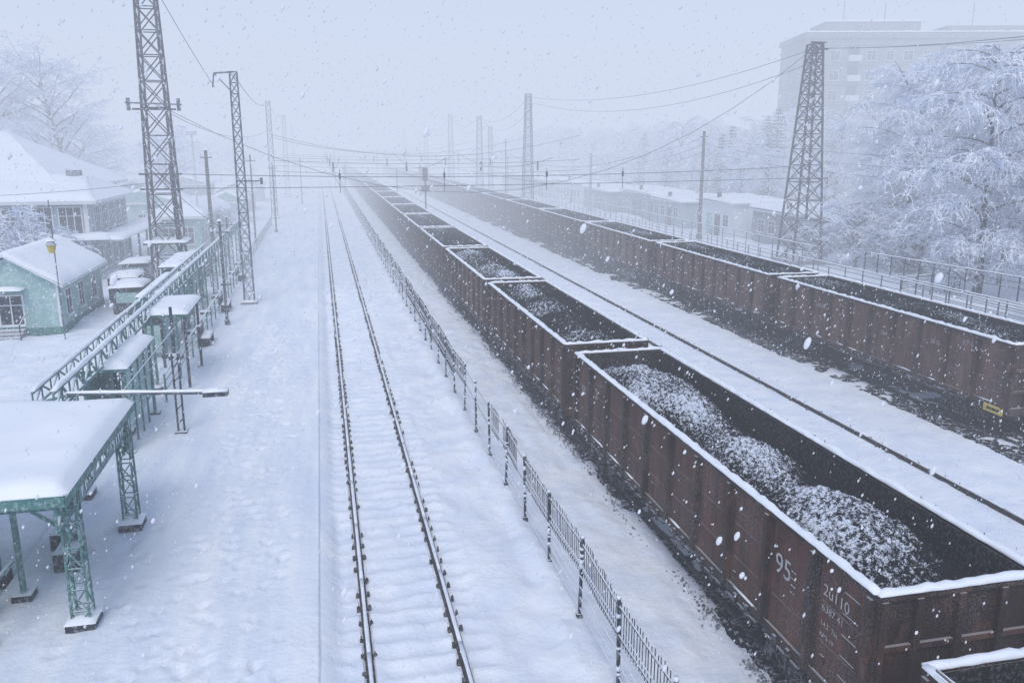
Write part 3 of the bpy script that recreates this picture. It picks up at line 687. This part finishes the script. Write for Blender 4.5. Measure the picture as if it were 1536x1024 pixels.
# ---------------------------------------------------------------- right row of low buildings
for i,(y0,y1,x0,x1,h) in enumerate([(70,82,45,51,3.2),(84.5,93,44,50,3.6),(97,106,43.5,49,3.0),(108,121,44.5,50,3.3),(124,137,43.5,50,2.9),(140,158,44,50,3.4),(163,180,44,50,3.1),(186,205,44,50,3.4)]):
    mb=MB();wm=['concrete','white','wall','concrete'][i%4];mb.box(x0,x1,y0,y1,-.4,h,wm);mb.box(x0-.4,x1+.4,y0-.4,y1+.4,h+.002,h+.15,'white')
    mb.roofsnow((x0-.45,y0-.45,h+.15),(x1+.45,y0-.45,h+.15),(x1+.45,y1+.45,h+.4),(x0-.45,y1+.45,h+.4),.4,'roofsnow',.5,60+i)
    k=y0+1.2
    while k<y1-1.3:
        if R()<.6: window(mb,'x',x0,k+.5,1.1,1.2,1.2,-1,'white',.06)
        else: mb.box(x0-.05,x0-.001,k-.2,k+1.1,-.1,2.3,random.choice(['wood','steel','tealpale']))
        k+=2.1
    mb.box(x0-.2,x0+.2,y0+(y1-y0)*.4,y0+(y1-y0)*.4+.3,h,h+1.2,'wood')
    window(mb,'y',y0,(x0+x1)/2,1.,1.4,1.2,-1);mb.obj('trackside_shed')
railing([(39,60,0),(39,130,0),(39,230,0)],1.9,'steel',2.4,'trackside_fence')
# ---------------------------------------------------------------- apartment block
mb=MB()
Lb,Db,Hb=46,14,27.3
mb.box(0,Lb,0,Db,-1,Hb,'concrete');mb.box(-.3,Lb+.3,-.3,Db+.3,Hb+.001,Hb+.9,'concrete');mb.box(4,20,3,11,Hb+.9,Hb+3.,'concrete');mb.box(24,42,2,12,Hb+.9,Hb+2.2,'concrete')
mb.snowstrip((0,-.1,Hb+.9),(Lb,-.1,Hb+.9),.6,.25);mb.snowstrip((4,3.2,Hb+3.),(20,3.2,Hb+3.),.6,.3)
for f in range(8):
    z=1.4+f*3.2
    mb.box(-.04,Lb+.04,-.04,-.001,z+2.35,z+2.45,'steel')
    mb.box(-.04,-.001,0,Db,z+2.35,z+2.45,'steel')
    for i in range(15):
        x=1.2+i*3.03
        if i%5==2:
            mb.box(x-.2,x+1.9,-1.1,-.002,z-.2,z+.75,'white');mb.box(x,x+1.7,-.05,-.002,z+.75,z+2.2,'glass')
        else: window(mb,'y',0,x+.8,z,1.5 if i%2 else 1.1,1.5,-1,'white',.06,1)
    for yy in(2.5,6.8,11): window(mb,'x',0,yy,z,1.3,1.5,-1,'white',.06,1)
for x in(8,15,30): mb.beam((x,6,Hb+2),(x,6,Hb+6.5),.1,'steel')
o=mb.obj('apartment_block');o.location=(80,132,0);o.rotation_euler[2]=math.radians(-14)
mb=MB();mb.box(0,30,0,12,-1,14,'concrete')
for f in range(4):
    for i in range(9): window(mb,'y',0,2+i*3.2,1.2+f*3.1,1.5,1.5,-1,'white',.06,1)
    for i in range(3): window(mb,'x',0,2+i*3.6,1.2+f*3.1,1.5,1.5,-1,'white',.06,1)
mb.roofsnow((-.3,-.3,14),(30,-.3,14),(30,12,14),(-.3,12,14),.4);o=mb.obj('apartment_block');o.location=(95,200,0);o.rotation_euler[2]=-.2
# ---------------------------------------------------------------- trees
def tree_mesh(seed,H,spread,nl=30,ns=12,nt=9,droop=.22,base=.2,up=.75,tw=1.,fat=1.):
    random.seed(seed)
    mb=MB('bark','frost')
    A=[];B=[];RA=[];RB=[];FA=[];FB=[];FR=[];FR2=[];T=([],[],[])
    def br(p,d,L,n,dr,wa):
        pts=[Vector(p)];d=Vector(d).normalized()
        for i in range(n):
            d=(d+Vector((U(-wa,wa),U(-wa,wa),U(-wa,wa)-dr))).normalized();pts.append(pts[-1]+d*(L/n))
        return pts
    tr=br((0,0,-.3),(U(-.05,.05),U(-.05,.05),1),H*.93,9,-.05,.07)
    tr0=H*.014+.05
    for i in range(9):
        A.append(tr[i]);B.append(tr[i+1]);RA.append(tr0*(1-i/9.5));RB.append(tr0*(1-(i+1)/9.5))
    def at(pts,t):
        f=t*(len(pts)-1);i=min(int(f),len(pts)-2);return pts[i].lerp(pts[i+1],f-i)
    for l in range(nl):
        t=base+(.98-base)*(l/(nl-1))**.9;az=l*2.4+U(-.4,.4)
        prof=math.sin(math.pi*min(1,(1-t)*.85+.12))**.7
        LL=spread*prof*U(.6,1.15)+.6
        e=up*U(.6,1.3)
        pts=br(at(tr,t),(math.cos(az),math.sin(az),e),LL,5,droop*.55,.16)
        r0=.035+.014*LL
        for i in range(5): A.append(pts[i]);B.append(pts[i+1]);RA.append(r0*(1-i/5.5));RB.append(r0*(1-(i+1)/5.5))
        for s in range(ns):
            u=.15+.85*(s+R())/ns
            a2=az+U(-1.4,1.4)
            p2=br(at(pts,u),(math.cos(a2),math.sin(a2),U(-.1,.8)),LL*U(.25,.42)+.3,3,droop*1.3,.22)
            for i in range(3): FA.append(p2[i]);FB.append(p2[i+1]);FR.append((.034-.006*i)*fat);FR2.append((.028-.006*i)*fat)
            for k in range(nt):
                a3=a2+U(-1.6,1.6);q=at(p2,.1+.9*R())
                dd=Vector((math.cos(a3),math.sin(a3),U(-.9,.5)));Lt=U(.35,1.)*tw
                e1=q+dd.normalized()*Lt*.5;e2=e1+(dd.normalized()+Vector((0,0,-droop*3.6))).normalized()*Lt*.7
                FA+= [q,e1];FB+=[e1,e2];FR+=[.026*fat,.022*fat];FR2+=[.022*fat,.01]
                for g in range(3):
                    c=q.lerp(e1,R()) if g<1 else e1.lerp(e2,R())
                    v=Vector((U(-1,1),U(-1,1),U(-.9,.6))).normalized()*U(.12,.34);w=Vector((U(-1,1),U(-1,1),U(-1,1))).normalized()*.055*fat
                    T[0].append(c-w);T[1].append(c+w);T[2].append(c+v)
    mb.segs(A,B,RA,RB,'bark',6);mb.segs(FA,FB,FR,FR2,'frost',3);mb.tris(*T,'frost')
    return mb.mesh('frosted_tree',())
def spruce_mesh(seed,H,w):
    random.seed(seed);mb=MB('bark','needle','frost');A=[];B=[];RA=[];RB=[];T=([],[],[]);T2=([],[],[])
    mb.cyl((0,0,-.3),(0,0,H*.97),.2,'bark',6,.02)
    n=int(H*2.2)
    for l in range(n):
        z=H*.1+H*.88*l/n;rr=w*(1-z/H)**.8*U(.75,1.1)+.15
        for k in range(8):
            az=k*.785+l*1.3+U(-.3,.3);L=rr*U(.7,1.15);d=Vector((math.cos(az),math.sin(az),-.05));p=Vector((0,0,z));e=p+d*L+Vector((0,0,-.18*L+.2*L*U(0,1)))
            A.append(p);B.append(e);RA.append(.04);RB.append(.01)
            sd=Vector((-d.y,d.x,0))
            for g in range(int(9+L*7)):
                c=p.lerp(e,.12+.88*R());v=(sd*U(-1,1)+d*U(.1,.9)+Vector((0,0,U(-.6,.35)))).normalized()*U(.18,.42)
                wv=Vector((U(-1,1),U(-1,1),U(-1,1))).normalized()*.07;t=T if R()<.6 else T2
                t[0].append(c-wv);t[1].append(c+wv);t[2].append(c+v)
    mb.segs(A,B,RA,RB,'bark',3);mb.tris(*T,'needle');mb.tris(*T2,'frost');return mb.mesh('frosted_spruce',())
tA=tree_mesh(1,17,5.2,36,13,10,.34,.14,.85,1.25);tB=tree_mesh(2,15,4.8,32,12,9,.24,.18,.9,1.1);tC=tree_mesh(3,13,3.6,22,8,6,.14,.22,1.1,1.,1.35)
tE=tree_mesh(13,14,4.4,22,8,6,.2,.2,1.,1.1,1.4)
tD=tree_mesh(7,21,6.4,36,11,7,.08,.28,.9,1.2,1.2);bush=tree_mesh(9,4.2,2.4,20,7,6,.1,.03,1.,.7);sp1=spruce_mesh(4,14,2.6);sp2=spruce_mesh(5,12,2.4)
random.seed(77)
def T_(me,x,y,s=1,name='frosted_tree',parent=None): return mkobj(name,me,parent,(x,y,0),U(0,6.28),(s*U(.92,1.1),s*U(.92,1.1),s))
T_(tA,43.5,48,1.);T_(tA,51,56,1.12);T_(tB,47.5,61,1.1);T_(tA,53,46,1.1);T_(tB,60,66,1.2);T_(tA,58,57,1.15);T_(tB,46,41,.85);T_(tA,66,78,1.1);T_(tC,49,52,.85);T_(tB,55,62,1.1);T_(tA,61,72,1.1);T_(tB,50,67,.75)
for k in range(18): T_(bush,U(41.5,50),U(34,66),U(.7,1.25),'frosted_bush')
T_(tD,-28.5,111,1.02);T_(tD,-38,108,.95);T_(tE,-47,104,1.3);T_(tC,-20,118,.95);T_(tE,-34,122,1.1)
for(x,y,s) in((-21.5,61,1.35),(-24.5,63,1.3),(-19.3,63.5,1.0),(-10.5,99,.8),(-19.5,58,.7)): T_(bush,x,y,s,'frosted_bush')
T_(sp1,61,106,1.1,'frosted_spruce');T_(sp2,57.5,112,1.1,'frosted_spruce');T_(sp1,64,114,1.05,'frosted_spruce');T_(sp2,54,108,1.0,'frosted_spruce');T_(sp1,68,104,.95,'frosted_spruce');T_(sp1,57,101,.9,'frosted_spruce')
F=empty('distant_trees')
ms=[tE,tC,tC,tE,sp1]
for k in range(115):
    y=85+230*R()**.9;x=53+55*R()**1.3+ (0 if y>100 else 8)
    if x>72 and 112<y<150: continue
    T_(random.choice(ms),x,y,U(.75,1.12),'tree',F)
for k in range(22): T_(random.choice([tE,tC,bush]),U(50.5,56),U(70,260),U(.45,.8),'tree',F)
for k in range(12): T_(tE if R()<.5 else tB,U(60,85),U(70,100),U(.95,1.15),'tree',F)
F=empty('distant_trees')
for k in range(60):
    y=115+200*R();x=-16-65*R()-(0 if y>150 else 14)
    T_(random.choice([tC,tC,tE,tE]),x,y,U(.7,1.05),'tree',F)
# ---------------------------------------------------------------- falling snow
mb=MB();random.seed(5)
def m_flake():
    m=bpy.data.materials.new('snowflake');m.use_nodes=True;nt=m.node_tree;nt.nodes.clear()
    o=nt.nodes.new('ShaderNodeOutputMaterial');d=nt.nodes.new('ShaderNodeBsdfDiffuse');d.inputs[0].default_value=(.95,.96,.99,1)
    t=nt.nodes.new('ShaderNodeBsdfTranslucent');t.inputs[0].default_value=(.95,.96,.99,1);a=nt.nodes.new('ShaderNodeMixShader');a.inputs[0].default_value=.45
    nt.links.new(d.outputs[0],a.inputs[1]);nt.links.new(t.outputs[0],a.inputs[2]);nt.links.new(a.outputs[0],o.inputs[0]);return m
M['flake']=m_flake()
def sph(p,r,s,nu=8,nv=6):
    V=[p+Vector((r*.3*s,0,r*s))];F=[]
    for j in range(1,nv):
        ph=math.pi*j/nv
        for i in range(nu):
            th=2*math.pi*i/nu;k=U(.85,1.12);V.append(p+Vector((r*k*math.sin(ph)*math.cos(th)+r*.3*s*math.cos(ph),r*k*math.sin(ph)*math.sin(th),r*s*math.cos(ph))))
    V.append(p-Vector((r*.3*s,0,r*s)))
    for i in range(nu):
        k=(i+1)%nu;F.append((0,1+i,1+k));F.append((len(V)-1,1+(nv-2)*nu+k,1+(nv-2)*nu+i))
        for j in range(nv-2): F.append((1+j*nu+i,1+(j+1)*nu+i,1+(j+1)*nu+k,1+j*nu+k))
    mb.add(V,F,'flake')
cam0=Vector((0,0,9.8))
for k in range(36000):
    p=Vector((U(-14,34),U(1,48),U(.2,13.5)));dist=(p-cam0).length
    if dist<2.6: continue
    r=U(.006,.014) if dist<10 else U(.008,.021)
    if R()<.06: r*=1.4
    s=U(1.1,2.)
    if dist<9: sph(p,r*.85,s)
    else:
        d=Vector((r*.5,0,r*s))
        mb.add([p+d,p-d,p+Vector((r,0,0)),p-Vector((r,0,0)),p+Vector((0,r,0)),p-Vector((0,r,0))],[(0,2,4),(0,4,3),(0,3,5),(0,5,2),(1,4,2),(1,3,4),(1,5,3),(1,2,5)],'flake')
mb.obj('falling_snow',None,('flake',))
# ---------------------------------------------------------------- snow haze volumes, with added glow standing in for scattered skylight
def haze(name,box,SIG):
    mb=MB('snow');mb.box(*box,'snow');fog=mb.obj(name,None,())
    m=bpy.data.materials.new(name+'_volume');m.use_nodes=True;nt=m.node_tree;nt.nodes.clear()
    o=nt.nodes.new('ShaderNodeOutputMaterial');ab=nt.nodes.new('ShaderNodeVolumeAbsorption');ab.inputs['Color'].default_value=(0,0,0,1);ab.inputs['Density'].default_value=SIG
    em=nt.nodes.new('ShaderNodeEmission');em.inputs[0].default_value=(.645,.72,.89,1);em.inputs[1].default_value=SIG
    ad=nt.nodes.new('ShaderNodeAddShader');nt.links.new(ab.outputs[0],ad.inputs[0]);nt.links.new(em.outputs[0],ad.inputs[1]);nt.links.new(ad.outputs[0],o.inputs['Volume'])
    fog.data.materials.clear();fog.data.materials.append(m)
haze('glowing_snow_haze',(-1400,1400,-280,1500,-3,48),.0036)
haze('distant_glowing_haze',(-1390,1390,50,1490,-2.9,47),.0068)
# ---------------------------------------------------------------- world, sun, camera
w=bpy.data.worlds.new('World');scene.world=w;w.use_nodes=True;nt=w.node_tree
bg=nt.nodes['Background'];sk=nt.nodes.new('ShaderNodeTexSky');sk.sky_type='NISHITA';sk.sun_disc=False
sk.sun_elevation=math.radians(52);sk.sun_rotation=math.radians(200);sk.dust_density=1.5;sk.air_density=1.
nt.links.new(sk.outputs[0],bg.inputs[0]);bg.inputs[1].default_value=.15
sl=bpy.data.lights.new('sun','SUN');sl.energy=1.35;sl.angle=math.radians(30);sl.color=(1,.985,.965)
so=bpy.data.objects.new('sun',sl);scene.collection.objects.link(so)
e=math.radians(52);r=math.radians(200);sd=Vector((math.sin(r)*math.cos(e),math.cos(r)*math.cos(e),math.sin(e)))
so.rotation_euler=sd.to_track_quat('Z','Y').to_euler()
cam=bpy.data.cameras.new('camera');cam.lens=29.3;cam.sensor_width=36;cam.clip_end=4000;cam.clip_start=.1
co=bpy.data.objects.new('camera',cam);scene.collection.objects.link(co);co.location=(0,0,9.8)
co.rotation_euler=(math.radians(90-13.15),0,math.radians(-12.75));scene.camera=co
scene.view_settings.view_transform='Standard'
try: scene.view_settings.look='None'
except: pass
scene.view_settings.exposure=0
